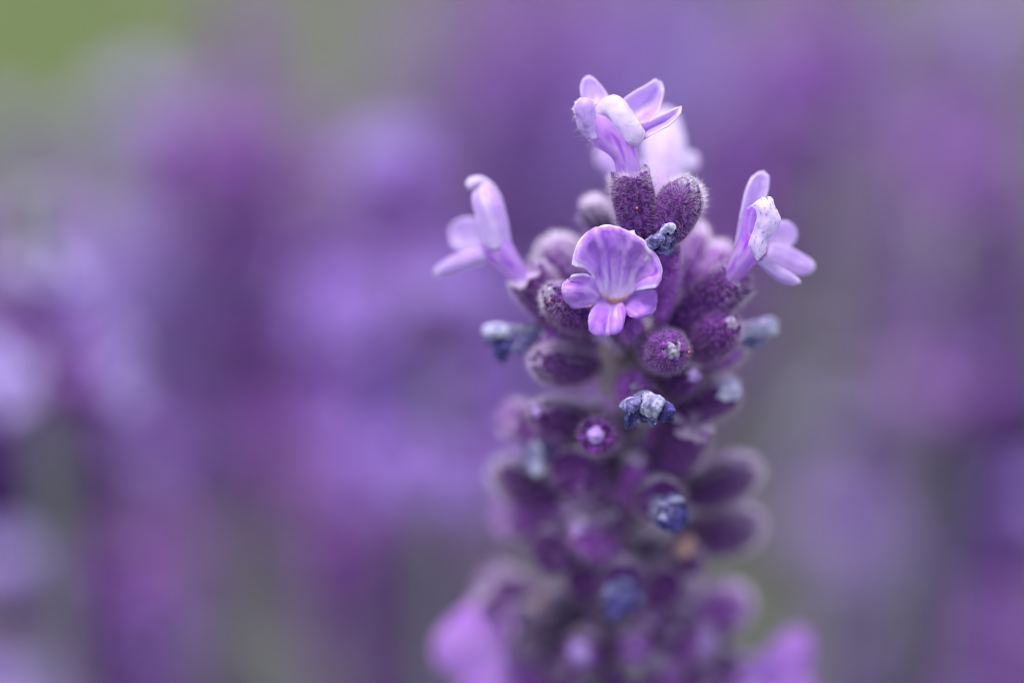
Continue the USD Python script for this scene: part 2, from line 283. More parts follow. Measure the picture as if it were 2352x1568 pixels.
def calyx(tip, base, r, kind='bud', mat='calyx', tipmat=None, tipsize=0.55, fuzz=900, white=False, flen=0.34, label=None, curve=0.05, proud=0.10):
    """tip, base: (u, v, z) of the photograph; r: half width in its pixels; makes the part and its sub-parts."""
    seed = used.get('seed', 0); used['seed'] = seed + 1
    T, B = at(*tip), at(*base)
    R = r * PX * (DIST + 0.001 * tip[2]) / DIST
    V, F, uv = calyx_shape(B, T, R, kind, seed=seed, curve=curve)
    p = part('calyx', SPIKE, SO, (V, F), mat, uv, label)
    d = (T - B) / np.linalg.norm(T - B)
    if tipmat:
        L = R * 1.5 * tipsize / 0.55
        v2, f2, u2 = ellipsoid(T + d * (L * proud - 0.42 * L), d, L, R * tipsize, seed=seed, amp=0.2)
        part('bud_tip', p, SO, (v2, f2), tipmat, u2)
    blur = abs(tip[2]) > 5
    n = int(fuzz * (0.75 if blur else 0.95))
    w = 2.2e-5 if blur else 1.0e-5
    curves('fuzz', p, SO, fuzz_on(V, F, n, flen * 1.3e-3, w, d, k=2 if blur else 3), w, 'fuzz_pink' if (mat == 'calyx_pink' or tip[2] > 7) else 'fuzz')
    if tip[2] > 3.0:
        curves('fuzz', p, SO, fuzz_on(V, F, 900, 0.34e-3, 3.4e-5, d, bias=0.7, jitter=0.5, k=2, above=True), 3.4e-5, 'fuzz_top_light')  # pale hairs on top, put in for the light falling there
    if white:                                                                # a denser white down round the tip
        L = np.linalg.norm(T - B)
        curves('fuzz', p, SO, fuzz_on(V, F, int(fuzz * 0.45), flen * 0.9e-3, w, d, bias=0.4, jitter=0.35, k=2, only=lambda c: np.clip(((c - B) @ d / L - 0.62) / 0.3, 0, 1) ** 2 + 1e-6), w * 1.2, 'fuzz_white')
    return p, T, B, d, R

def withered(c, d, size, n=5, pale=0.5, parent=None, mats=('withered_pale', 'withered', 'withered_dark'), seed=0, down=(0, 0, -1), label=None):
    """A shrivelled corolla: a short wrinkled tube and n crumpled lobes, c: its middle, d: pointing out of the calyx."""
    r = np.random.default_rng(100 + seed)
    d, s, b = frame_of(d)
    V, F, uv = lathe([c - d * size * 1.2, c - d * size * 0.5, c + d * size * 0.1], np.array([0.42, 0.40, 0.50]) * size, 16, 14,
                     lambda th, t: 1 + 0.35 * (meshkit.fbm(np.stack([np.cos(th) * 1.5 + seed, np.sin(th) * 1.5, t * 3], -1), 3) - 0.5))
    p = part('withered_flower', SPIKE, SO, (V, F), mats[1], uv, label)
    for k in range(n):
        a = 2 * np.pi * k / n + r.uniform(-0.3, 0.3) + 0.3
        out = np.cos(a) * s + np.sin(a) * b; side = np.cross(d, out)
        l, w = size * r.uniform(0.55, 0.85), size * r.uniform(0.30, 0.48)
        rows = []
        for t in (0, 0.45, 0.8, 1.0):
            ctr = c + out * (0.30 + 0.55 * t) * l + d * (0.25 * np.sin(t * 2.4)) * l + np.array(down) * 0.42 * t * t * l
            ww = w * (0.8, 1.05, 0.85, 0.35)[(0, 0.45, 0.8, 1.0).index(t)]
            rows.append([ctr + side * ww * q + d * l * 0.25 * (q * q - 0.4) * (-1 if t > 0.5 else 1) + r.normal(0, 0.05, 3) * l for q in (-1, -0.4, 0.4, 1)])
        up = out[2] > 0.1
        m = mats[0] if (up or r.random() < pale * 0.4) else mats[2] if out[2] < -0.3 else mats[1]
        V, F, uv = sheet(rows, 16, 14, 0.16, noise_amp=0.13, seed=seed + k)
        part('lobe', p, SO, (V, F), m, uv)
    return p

def zoomed(u0, v0, k):
    """Coordinates read off an enlargement of the photograph -> place."""
    return lambda x, y, z: at(u0 + x * k, v0 + y * k, z)

def petal(parent, Z, rows, mat, **kw):
    G = [[Z(*q) for q in row] for row in rows]
    V, F, uv = sheet(G, **kw)
    return part('petal', parent, SO, (V, F), mat, uv), V, F

# --- front flower: faces the viewer, broad two-lobed upper lip, three small lower lobes
seedn = 0
Z = zoomed(1234.5, 488.1, 0.20135)
V, F, uv = lathe([at(1432, 760, 5.5), at(1425, 725, 3.5), at(1415, 692, 2.0)], np.array([24, 27, 36]) * PX, 28, 16, lambda th, t: 1 + 0.05 * np.cos(5 * th), cap=False)
FRONT = part('flower', SPIKE, SO, (V, F), 'tube', uv, label='lilac flower facing the viewer, with broad two-lobed upper lip')
throat = [(728, 930), (752, 962), (790, 985), (840, 1000), (890, 1002), (945, 992), (990, 970), (1025, 945), (1055, 915)]
mid = [(590, 668), (655, 600), (720, 545), (815, 510), (940, 520), (1060, 560), (1160, 640), (1215, 760), (1195, 882)]
rim = [(405, 600), (455, 400), (590, 212), (790, 146), (985, 196), (1190, 312), (1340, 470), (1408, 680), (1362, 856)]
q1 = [((a[0] + b[0]) / 2 - 6 * (i < 2), (a[1] + b[1]) / 2) for i, (a, b) in enumerate(zip(throat, mid))]
q3 = [(a[0] * 0.40 + b[0] * 0.60, a[1] * 0.40 + b[1] * 0.60) for a, b in zip(mid, rim)]
q4 = [(a[0] * 0.12 + b[0] * 0.88, a[1] * 0.12 + b[1] * 0.88) for a, b in zip(mid, rim)]
zz_ = [[1.5] * 9, [1.1, 1.1, 1.2, 1.3, 1.3, 1.3, 1.2, 1.1, 1.0], [0.5, 0.9, 0.9, 0.8, 0.7, 0.7, 0.7, 0.5, 0.3], [-0.5, -0.2, 0.0, 0.0, 0.0, 0.1, 0.1, 0.0, -0.1],
       [-0.7, -0.5, -0.30, -0.30, -0.25, -0.25, -0.25, -0.3, -0.35], [-0.55, -0.3, -0.05, 0.0, 0.05, 0.05, 0.05, 0.0, -0.15]]
def pleat(a, t):
    g = lambda a0, w: np.exp(-((a - a0) / w) ** 2)
    env = np.clip(t * 4, 0, 1) * np.clip((0.93 - t) / 0.35, 0, 1)
    return env * (0.50 * g(0.255 + 0.05 * t, 0.030) - 0.10 * g(0.37, 0.05) + 0.22 * g(0.43 - 0.03 * t, 0.022) - 0.05 * g(0.50, 0.03) + 0.20 * g(0.545 + 0.03 * t, 0.026) - 0.16 * g(0.63 + 0.02 * t, 0.030) - 0.11 * g(0.80 - 0.05 * t, 0.025) + 0.10 * g(0.92, 0.05)) + 0.30 * (meshkit.fbm(np.stack([a * 7, t * 4, a * 0], -1), 3, 3) - 0.5) * np.clip(t * 3, 0, 1) \
        + 0.25 * np.exp(-((a - 0.555) / 0.012) ** 2) * np.clip((t - 0.9) / 0.1, 0, 1)
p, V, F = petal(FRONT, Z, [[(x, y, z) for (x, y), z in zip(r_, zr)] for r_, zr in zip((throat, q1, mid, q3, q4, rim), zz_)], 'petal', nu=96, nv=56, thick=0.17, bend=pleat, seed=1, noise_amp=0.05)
tag(stage.GetPrimAtPath(p), label='broad two-lobed upper lip with pleats and edge light painted white')
petal(FRONT, Z, [[(680, 770, 1.6), (725, 880, 2.0), (745, 950, 2.0), (725, 1000, 2.0), (695, 1020, 1.8)],
                 [(560, 705, 0.2), (530, 800, 0.7), (520, 885, 0.3), (540, 990, 0.9), (600, 1070, 1.1)],
                 [(430, 722, 0.0), (350, 800, 0.3), (330, 895, 0.0), (375, 1010, 0.5), (480, 1082, 0.9)],
                 [(385, 745, 0.15), (312, 815, 0.4), (288, 905, 0.2), (330, 1015, 0.7), (440, 1075, 1.0)]], 'petal', nu=36, nv=34, thick=0.2, seed=2, noise_amp=0.11)
petal(FRONT, Z, [[(735, 985, 2.0), (790, 1010, 1.9), (850, 1020, 1.8), (910, 1018, 1.9), (975, 1000, 2.0)],
                 [(615, 1100, 0.8), (715, 1165, 0.6), (805, 1185, 0.75), (890, 1170, 0.6), (1000, 1110, 0.7)],
                 [(572, 1240, 0.5), (660, 1330, 0.1), (780, 1345, 0.25), (890, 1325, 0.1), (1003, 1230, 0.5)],
                 [(592, 1340, 0.7), (665, 1392, 0.4), (775, 1412, 0.4), (885, 1378, 0.4), (975, 1305, 0.7)]], 'petal_violet', nu=36, nv=32, thick=0.2, seed=3, noise_amp=0.11,
      bend=lambda a, t: 0.10 * np.sin(a * 14) * t * (1 - t) * 4)
petal(FRONT, Z, [[(1045, 920, 1.9), (1035, 950, 2.0), (1015, 985, 2.0), (990, 1020, 1.9), (975, 1060, 1.7)],
                 [(1180, 888, 1.2), (1180, 950, 1.2), (1160, 1030, 1.1), (1120, 1095, 1.0), (1025, 1150, 0.9)],
                 [(1280, 884, 0.9), (1305, 950, 0.8), (1295, 1060, 0.7), (1215, 1145, 0.6), (1070, 1190, 0.6)],
                 [(1318, 892, 1.1), (1348, 960, 1.0), (1350, 1070, 0.9), (1270, 1165, 0.8), (1100, 1203, 0.8)]], 'petal_violet', nu=32, nv=32, thick=0.2, seed=4, noise_amp=0.11)
r_ = np.random.default_rng(5); hp = []                                       # yellowish hairs at the lower edge of the throat
for k in range(520):
    x = 890 + np.clip(r_.normal(0, 95), -165, 165); y = 1010 - ((x - 890) / 165.0) ** 2 * 85 + r_.normal(4, 12)
    p0 = Z(x, y, 1.45); hp.append([p0, p0 + r_.normal(0, 1.0, 3) * 5e-5 - FWD * r_.uniform(1.0, 3.2) * 1e-4 + UP * 6e-5])
curves('throat_hair', FRONT, SO, np.array(hp), 2.4e-5, 'throat_hair')
# --- top flower: seen from behind and below, one pale lobe rolled back towards the viewer
Z = zoomed(1205.8, 143.55, 0.21972)
k = 0.21972
V, F, uv = lathe([Z(1075, 1200, 0.9), Z(1070, 1080, 0.6), Z(1045, 960, 0.4), Z(985, 830, 0.4), Z(905, 690, 0.8), Z(880, 600, 1.4)], np.array([118, 126, 140, 190, 262, 250]) * k * PX, 40, 40,
                 lambda th, t: 1 + 0.045 * np.cos(5 * th + 0.8) * t + 0.03 * np.cos(10 * th) * t, cap=False)
TOPF = part('flower', SPIKE, SO, (V, F), 'tube', uv, label='topmost flower seen from behind, with a white rolled-back lobe')
def rows_(*r): return r
petal(TOPF, Z, [[(748, 566, 0.0), (800, 552, -0.15), (865, 556, -0.35), (925, 640, -0.45), (1000, 738, -0.5), (1040, 800, -0.5), (1095, 852, -0.4), (1165, 886, -0.1)],
                [(736, 520, 0.0), (800, 500, -0.3), (860, 500, -0.55), (945, 600, -0.7), (1030, 700, -0.7), (1080, 765, -0.65), (1135, 815, -0.5), (1205, 862, -0.15)],
                [(758, 440, 0.1), (820, 430, -0.3), (890, 430, -0.55), (1000, 530, -0.7), (1090, 640, -0.72), (1145, 705, -0.6), (1190, 755, -0.5), (1248, 800, -0.05)],
                [(805, 392, 0.4), (870, 368, -0.1), (940, 368, -0.25), (1050, 445, -0.35), (1130, 560, -0.35), (1180, 630, -0.3), (1220, 690, -0.2), (1257, 755, 0.2)],
                [(840, 372, 1.0), (890, 356, 0.7), (945, 352, 0.6), (1035, 405, 0.5), (1118, 528, 0.5), (1172, 605, 0.5), (1212, 668, 0.5), (1252, 722, 0.8)]], 'petal_white', nu=60, nv=40, thick=0.11, seed=5, noise_amp=0.07, ragged=0.12)
petal(TOPF, Z, [[(640, 770, 0.3), (710, 800, -0.05), (790, 780, 0.0)], [(575, 690, 0.3), (650, 710, -0.3), (750, 690, -0.15)], [(543, 600, 0.3), (635, 615, -0.6), (742, 600, -0.15)], [(508, 500, 0.3), (620, 510, -0.85), (738, 510, -0.05)],
                [(530, 420, 0.4), (630, 405, -0.7), (728, 430, 0.2)], [(585, 380, 0.9), (650, 370, 0.4), (710, 395, 0.7)]], 'petal_light', nu=30, nv=40, thick=0.14, seed=6, noise_amp=0.10)
petal(TOPF, Z, [[(600, 470, 1.6), (700, 480, 1.6), (870, 400, 1.4)], [(580, 330, 1.6), (705, 350, 1.9), (870, 345, 1.7)], [(582, 235, 1.7), (680, 230, 2.0), (790, 240, 1.8)], [(622, 168, 1.8), (665, 150, 1.9), (725, 180, 1.8)]],
      'petal_light', nu=26, nv=30, thick=0.16, seed=7)
petal(TOPF, Z, [[(960, 470, 1.0), (1080, 590, 1.5), (1190, 690, 0.9)], [(1060, 355, 1.1), (1190, 480, 1.8), (1330, 600, 1.0)], [(1220, 262, 1.3), (1320, 380, 2.0), (1420, 440, 1.3)], [(1355, 172, 1.6), (1430, 205, 1.8), (1456, 300, 1.6)]],
      'petal_light', nu=30, nv=34, thick=0.16, seed=8)
petal(TOPF, Z, [[(1160, 660, 0.5), (1210, 740, 1.0), (1200, 830, 0.2)], [(1340, 592, 0.5), (1355, 660, 1.0), (1330, 752, 0.1)], [(1500, 515, 0.6), (1510, 590, 0.9), (1505, 655, 0.2)], [(1605, 463, 0.8), (1640, 470, 0.8), (1625, 540, 0.6)]],
      'petal_light', nu=24, nv=32, thick=0.15, seed=9)
hp = []                                                                     # long white hairs on the outside of the curled lobe and tube
for k_ in range(26):
    x, y = [(590, 690), (610, 760), (650, 790), (690, 800), (730, 840), (540, 590)][k_ % 6]
    p0 = Z(x + r_.normal(0, 14), y + r_.normal(0, 12) - 20, 0.2); d0 = -RIGHT * r_.uniform(0.3, 1) - UP * r_.uniform(-0.3, 1.0) - FWD * r_.uniform(0, 0.6)
    b0 = r_.normal(0, 0.5, 3); L0 = r_.uniform(1.2, 4.2) * 1e-4
    hp.append([p0, p0 + d0 * L0 * 0.5, p0 + (d0 + b0 * 0.6) * L0, p0 + (d0 * 1.3 + b0 * 1.4) * L0])
curves('hair', TOPF, SO, np.array(hp), 1.4e-5, 'fuzz_white')
hp = []
for k_ in range(420):                                                       # dense short fuzz on the lobe's white shoulder
    a_ = r_.uniform(0, 1); x = np.interp(a_, [0, 0.3, 0.7, 1], [560, 508, 545, 640]); y = np.interp(a_, [0, 0.3, 0.7, 1], [640, 490, 410, 380])
    p0 = Z(x + r_.normal(8, 6), y + r_.normal(6, 6), r_.uniform(-0.2, 0.5)); hp.append([p0, p0 + (-RIGHT * r_.uniform(0, 1) + UP * r_.uniform(-0.4, 0.8) + r_.normal(0, 0.4, 3)) * 1.3e-4])
curves('fuzz', TOPF, SO, np.array(hp), 1.8e-5, 'fuzz_white')

# --- left flower, side view, a little out of focus
Z = zoomed(947.4, 373.2, 0.18311); k = 0.18311
V, F, uv = lathe([Z(1420, 1500, 4.2), Z(1330, 1400, 4.0), Z(1210, 1250, 3.8), Z(1080, 1090, 3.6), Z(1010, 960, 3.6)], np.array([120, 120, 150, 185, 170]) * k * PX, 36, 34, lambda th, t: 1 + 0.05 * np.cos(5 * th) * t, cap=False)
LEFTF = part('flower', SPIKE, SO, (V, F), 'tube', uv, label='pale flower at the left in side view, lip hooked at its tip')
petal(LEFTF, Z, [[(930, 1090, 3.2), (1060, 1080, 2.7), (1230, 1000, 3.6)], [(850, 860, 3.1), (1010, 830, 2.5), (1215, 850, 3.6)], [(780, 620, 3.1), (950, 600, 2.4), (1165, 620, 3.4)], [(752, 470, 3.2), (900, 440, 2.6), (1105, 440, 3.4)],
                 [(775, 385, 3.4), (880, 320, 3.0), (1010, 310, 3.4)], [(830, 350, 3.7), (890, 300, 3.6), (960, 280, 3.6)]], 'petal_light', nu=34, nv=44, thick=0.2, seed=11,
      bend=lambda a, t: 0.3 * np.exp(-((a - 0.72) / 0.06) ** 2) * np.clip(t * 4, 0, 1) * np.clip((0.75 - t) * 5, 0, 1))
petal(LEFTF, Z, [[(1000, 560, 4.2), (1080, 540, 4.1), (1150, 560, 4.2)], [(930, 400, 4.1), (1010, 360, 3.9), (1075, 390, 4.1)], [(820, 290, 3.9), (880, 220, 3.7), (940, 230, 4.0)], [(740, 325, 3.8), (770, 235, 3.6), (810, 185, 3.9)], [(690, 310, 3.8), (680, 260, 3.7), (710, 215, 3.9)]],
      'petal_white', nu=22, nv=30, thick=0.2, seed=12)
petal(LEFTF, Z, [[(900, 760, 4.6), (930, 930, 4.9), (880, 1100, 4.8)], [(740, 690, 5.2), (720, 880, 5.5), (700, 1110, 5.3)], [(560, 730, 5.6), (560, 890, 5.9), (550, 1080, 5.7)], [(475, 820, 5.8), (450, 900, 5.9), (485, 1010, 5.9)]], 'petal_light', nu=28, nv=28, thick=0.18, seed=13)
petal(LEFTF, Z, [[(930, 1060, 3.6), (960, 1170, 3.4), (930, 1270, 3.8)], [(740, 1090, 3.8), (760, 1210, 3.6), (740, 1310, 4.2)], [(500, 1165, 4.3), (510, 1290, 4.1), (530, 1405, 4.6)], [(290, 1330, 4.9), (262, 1390, 4.9), (310, 1440, 5.1)]], 'petal_light', nu=26, nv=34, thick=0.2, seed=14)

# --- right flower, side view, speckled lobe turned to the viewer
Z = zoomed(1579.0, 356.1, 0.23075); k = 0.23075
V, F, uv = lathe([Z(400, 1260, 2.6), Z(470, 1160, 2.2), Z(560, 1030, 1.6), Z(650, 900, 1.3), Z(690, 810, 1.3)], np.array([88, 96, 118, 135, 110]) * k * PX, 36, 34, lambda th, t: 1 + 0.05 * np.cos(5 * th) * t, cap=False)
RIGHTF = part('flower', SPIKE, SO, (V, F), 'tube', uv, label='flower at the right in side view with a speckled pale lobe')
petal(RIGHTF, Z, [[(470, 900, 1.9), (600, 860, 2.4), (700, 820, 1.9)], [(515, 650, 1.6), (630, 640, 2.2), (740, 630, 1.7)], [(555, 440, 1.5), (680, 430, 2.2), (785, 420, 1.8)], [(608, 280, 1.6), (710, 250, 2.1), (812, 280, 1.9)], [(672, 195, 1.8), (745, 165, 1.9), (810, 200, 1.9)]],
      'petal_light', nu=28, nv=38, thick=0.2, seed=15)
petal(RIGHTF, Z, [[(560, 960, 1.4), (600, 900, 1.1), (660, 860, 0.9)], [(535, 780, 1.2), (620, 760, 0.9), (700, 760, 0.5)], [(555, 620, 1.1), (640, 600, 0.7), (730, 610, 0.3)], [(590, 530, 0.9), (660, 500, 0.6), (740, 470, 0.2)]], 'petal_violet', nu=20, nv=26, thick=0.14, seed=16)
p, V, F = petal(RIGHTF, Z, [[(655, 985, 0.3), (700, 1052, -0.2), (775, 965, 0.2)], [(622, 870, 0.2), (700, 870, -0.4), (800, 850, 0.1)], [(650, 750, 0.1), (750, 755, -0.4), (880, 760, 0.0)], [(690, 650, 0.0), (800, 640, -0.4), (918, 660, 0.1)],
                            [(680, 540, 0.1), (780, 520, -0.3), (900, 570, 0.1)], [(605, 515, 0.5), (740, 438, 0.0), (850, 432, 0.3)]], 'petal_spotted', nu=34, nv=44, thick=0.15, seed=17, noise_amp=0.11)
tag(stage.GetPrimAtPath(p), label='pale lobe speckled with dark blue dots')
petal(RIGHTF, Z, [[(780, 800, 2.0), (790, 900, 2.2), (800, 1000, 2.2)], [(880, 680, 2.6), (920, 800, 2.9), (920, 960, 2.8)], [(990, 655, 3.0), (1040, 770, 3.3), (1020, 920, 3.2)], [(1060, 700, 3.3), (1086, 775, 3.5), (1068, 850, 3.5)]], 'petal_light', nu=26, nv=28, thick=0.18, seed=18)
petal(RIGHTF, Z, [[(830, 880, 2.4), (800, 970, 2.0), (770, 1040, 1.8)], [(980, 900, 2.8), (960, 1010, 2.6), (920, 1110, 2.5)], [(1130, 975, 3.1), (1120, 1080, 2.9), (1090, 1195, 3.0)], [(1240, 1055, 3.4), (1270, 1110, 3.4), (1225, 1170, 3.4)]], 'petal_light', nu=26, nv=30, thick=0.18, seed=19)
petal(RIGHTF, Z, [[(755, 1010, 1.2), (740, 1050, 0.9), (690, 1060, 1.2)], [(850, 1070, 1.3), (820, 1130, 1.0), (770, 1140, 1.3)], [(980, 1140, 1.6), (950, 1210, 1.3), (900, 1250, 1.6)], [(1130, 1262, 1.9), (1118, 1275, 1.9), (1060, 1285, 2.0)]], 'petal_light', nu=22, nv=32, thick=0.2, seed=20)

# --- generic open flower for the places far out of focus: tube and five lobes
def flower_shapes(c, d, up, size):
    d = d / np.linalg.norm(d); up = up - d * (up @ d); up /= np.linalg.norm(up); s = np.cross(up, d)
    tube = lathe([c - d * size * 1.0, c - d * size * 0.5, c], np.array([0.22, 0.24, 0.38]) * size, 12, 8, cap=False)
    out = []
    for ang, l, w in ((62, 0.95, 0.50), (118, 0.95, 0.50), (200, 0.62, 0.34), (270, 0.68, 0.38), (340, 0.62, 0.34)):
        o = math.cos(math.radians(ang)) * s + math.sin(math.radians(ang)) * up; side = np.cross(d, o)
        rows = [[c + o * size * (0.30 + l * t) + d * size * (0.30 * t - 0.30 * t * t * t + 0.10 * q * q) + side * q * w * size * ww for q in (-1, 0, 1)] for t, ww in ((0, 0.6), (0.4, 0.95), (0.75, 0.95), (1, 0.5))]
        out.append(sheet(rows, 8, 8, 0.2, noise_amp=0.1, seed=int(ang)))
    return tube, out
def blurred_flower(c, d, size, mat, label):
    tube, lobes = flower_shapes(c, np.asarray(d, float), UP, size)
    p = part('flower', SPIKE, SO, tube[:2], 'tube', tube[2], label)
    for V, F, uv in lobes: part('petal', p, SO, (V, F), mat, uv)
V, F, uv = lathe([at(1520, 460, 7.2), at(1520, 420, 7.6), at(1525, 370, 8.0)], np.array([30, 34, 50]) * PX, 16, 12, cap=False)
REARF = part('flower', SPIKE, SO, (V, F), 'petal_white', uv, label='pale flower behind the topmost one, out of focus')
Z = zoomed(0, 0, 1.0)
petal(REARF, Z, [[(1490, 440, 7.0), (1525, 430, 6.6), (1560, 420, 7.2)], [(1475, 360, 7.6), (1525, 350, 7.0), (1575, 360, 7.6)], [(1480, 290, 8.2), (1525, 285, 7.8), (1568, 300, 8.2)], [(1505, 258, 8.6), (1530, 248, 8.5), (1552, 262, 8.6)]], 'petal_white', nu=22, nv=26, thick=0.18, seed=31)
petal(REARF, Z, [[(1510, 400, 7.4), (1510, 420, 7.2), (1515, 440, 7.4)], [(1555, 355, 7.6), (1560, 385, 7.3), (1555, 410, 7.6)], [(1598, 352, 8.0), (1606, 375, 7.9), (1592, 395, 8.0)]], 'petal_white', nu=18, nv=20, thick=0.18, seed=32)
petal(REARF, Z, [[(1500, 400, 8.0), (1490, 430, 8.0), (1480, 450, 8.0)], [(1430, 350, 8.6), (1430, 390, 8.6), (1425, 420, 8.6)], [(1378, 335, 9.0), (1366, 360, 9.0), (1380, 385, 9.0)]], 'petal_light', nu=18, nv=20, thick=0.18, seed=33)
Z = lambda x, y, z: at(1088 + (x - 1088) * 0.95, 1478 + (y - 1450) * 0.95, z + 1.5)
V, F, uv = lathe([at(1260, 1420, 15.5), at(1200, 1430, 15.0), at(1150, 1440, 14.6)], np.array([36, 44, 66]) * PX, 18, 12, cap=False)
LOWL = part('flower', SPIKE, SO, (V, F), 'tube', uv, label='blurred bright lilac flower at the lower left of the spike')
petal(LOWL, Z, [[(1180, 1370, 14.2), (1170, 1440, 13.8), (1180, 1510, 14.2)], [(1100, 1345, 14.2), (1085, 1440, 13.5), (1100, 1530, 14.2)], [(1030, 1390, 14.8), (1015, 1450, 14.4), (1030, 1520, 14.8)], [(998, 1430, 15.2), (990, 1460, 15.2), (1000, 1500, 15.2)]], 'petal_pink', nu=24, nv=24, thick=0.2, seed=41)
petal(LOWL, Z, [[(1180, 1480, 14.0), (1140, 1480, 13.8), (1100, 1490, 14.2)], [(1180, 1560, 14.2), (1120, 1570, 13.8), (1050, 1550, 14.4)], [(1150, 1640, 14.8), (1090, 1640, 14.6), (1030, 1590, 15.0)]], 'petal_pink', nu=20, nv=20, thick=0.2, seed=42)
petal(LOWL, Z, [[(1130, 1400, 14.9), (1190, 1390, 14.8), (1230, 1400, 15.0)], [(1100, 1340, 15.4), (1150, 1320, 15.3), (1210, 1330, 15.5)], [(1120, 1300, 16.0), (1150, 1290, 16.0), (1180, 1300, 16.0)]], 'petal_light', nu=18, nv=18, thick=0.2, seed=43)
Z = lambda x, y, z: at(1808 + (x - 1800) * 0.88, 1512 + (y - 1500) * 0.88, z + 1.5)
V, F, uv = lathe([at(1690, 1600, 16.5), at(1730, 1575, 16.0), at(1760, 1550, 15.6)], np.array([36, 44, 60]) * PX, 18, 12, cap=False)
LOWR = part('flower', SPIKE, SO, (V, F), 'tube', uv, label='blurred bright lilac flower at the lower right of the spike')
petal(LOWR, Z, [[(1700, 1580, 15.6), (1760, 1590, 15.2), (1830, 1600, 15.6)], [(1735, 1500, 15.4), (1790, 1510, 15.0), (1850, 1530, 15.4)], [(1770, 1450, 15.6), (1815, 1450, 15.3), (1860, 1470, 15.6)], [(1805, 1425, 15.9), (1832, 1424, 15.8), (1855, 1435, 15.9)]], 'petal_pink', nu=22, nv=22, thick=0.2, seed=44)
petal(LOWR, Z, [[(1750, 1560, 15.2), (1760, 1600, 15.0), (1760, 1640, 15.2)], [(1820, 1550, 15.2), (1830, 1600, 15.0), (1830, 1650, 15.2)], [(1875, 1570, 15.6), (1885, 1610, 15.5), (1875, 1650, 15.6)]], 'petal_pink', nu=18, nv=18, thick=0.2, seed=45)

# --- calyces: tip, base (u, v, mm behind the sharp plane), half width in pixels
C = calyx
C((1448, 398, 0.4), (1472, 556, 1.6), 49, 'open', white=True, fuzz=2600, flen=0.36, label='calyx holding the topmost flower')
C((1584, 420, 0.2), (1506, 560, 2.0), 54, 'bud', tipmat='bud_grey', tipsize=0.62, white=True, fuzz=3000, flen=0.36, label='closed calyx with white downy rim beside the topmost flower')
C((1352, 462, 5.5), (1405, 545, 5.0), 34, 'bud', mat='calyx_navy', tipmat='bud_beige', tipsize=0.5, fuzz=450)
C((1530, 420, 7.0), (1505, 530, 4.5), 42, 'open', mat='calyx_pink')
C((1256, 556, 6.5), (1368, 680, 5.0), 54, 'bud', fuzz=1500, white=True)
C((1210, 632, 3.9), (1350, 772, 6.5), 50, 'open', fuzz=1500, white=True)
C((1262, 672, 1.2), (1385, 745, 4.5), 47, 'bud', tipmat='bud_grey', tipsize=0.45, fuzz=1500, white=True)
C((1418, 712, 2.4), (1450, 790, 8.0), 40, 'open')
C((1533, 575, 1.6), (1516, 745, 4.4), 33, 'open', mat='calyx_pink', fuzz=1500)
C((1604, 520, 5.5), (1545, 660, 4.5), 34, 'bud', mat='calyx_pink', fuzz=1300, white=True)
C((1672, 572, 6.5), (1548, 668, 5.0), 42, 'bud', mat='calyx_pink', fuzz=1200)
C((1690, 640, 2.6), (1530, 758, 5.0), 50, 'open', fuzz=1700, white=True, label='dark calyx holding the right flower')
C((1680, 742, 2.0), (1555, 806, 6.0), 54, 'bud', tipmat='bud_grey', tipsize=0.45, fuzz=2400, flen=0.36)
C((1545, 806, -0.6), (1490, 770, 7.5), 54, 'bud', tipmat='bud_grey', tipsize=0.50, fuzz=2600, flen=0.20, label='bud pointing at the viewer with grey downy tip')
C((1448, 752, 2.0), (1462, 740, 7.5), 34, 'bud', mat='calyx_pink', fuzz=1400)
C((1482, 752, 3.2), (1470, 770, 8.0), 26, 'bud', mat='calyx_pink', tipmat='bud_beige', tipsize=0.8)
C((1690, 778, 5.6), (1560, 840, 7.0), 46, 'open', mat='calyx_pink')
C((1238, 762, 5.2), (1380, 800, 8.0), 42, 'open', mat='calyx_pink', fuzz=1100)
C((1236, 826, 3.6), (1376, 828, 8.0), 50, 'bud', fuzz=1500, white=True)
C((1592, 862, 3.4), (1480, 870, 8.5), 46, 'bud', tipmat='bud_lilac', tipsize=0.5, fuzz=1300)
C((1684, 895, 4.2), (1545, 922, 8.5), 47, 'bud', tipmat='withered_pale', tipsize=0.70, fuzz=1300)
C((1458, 888, 3.0), (1455, 872, 9.5), 48, 'bud', mat='calyx_pink', tipmat='bud_grey', tipsize=0.3, fuzz=1300)
C((1486, 925, 2.2), (1462, 905, 9.5), 40, 'open', fuzz=1000)
C((1232, 946, 4.6), (1385, 962, 9.5), 46, 'bud', fuzz=1200, tipmat='bud_lilac', tipsize=0.4)
C((1172, 962, 8.2), (1320, 985, 10.5), 42, 'open', mat='calyx_pink', white=True)
C((1368, 1000, 2.4), (1415, 960, 10.0), 43, 'open', mat='calyx', tipmat='bud_lilac', tipsize=0.6, fuzz=1000, label='bud pointing at the viewer with pale lilac tip')
C((1262, 1030, 8.0), (1390, 1040, 11.0), 40, 'open', mat='calyx_pink')
C((1586, 975, 5.0), (1500, 1105, 10.5), 56, 'open', mat='calyx', fuzz=1200)
C((1545, 960, 6.0), (1480, 1060, 10.5), 40, 'bud', mat='calyx_pink')
C((1140, 1075, 10.0), (1330, 1150, 12.5), 50, 'bud', fuzz=1300, white=True)
C((1732, 1072, 8.6), (1548, 1135, 12.0), 52, 'bud', fuzz=1800, white=True)
C((1318, 1085, 6.0), (1400, 1035, 11.5), 55, 'open', mat='calyx', fuzz=800)
C((1464, 1062, 6.6), (1428, 1172, 11.5), 40, 'bud', mat='calyx_pink', tipmat='bud_lilac', tipsize=0.5)
C((1520, 1150, 5.2), (1460, 1090, 12.0), 50, 'open', mat='calyx')
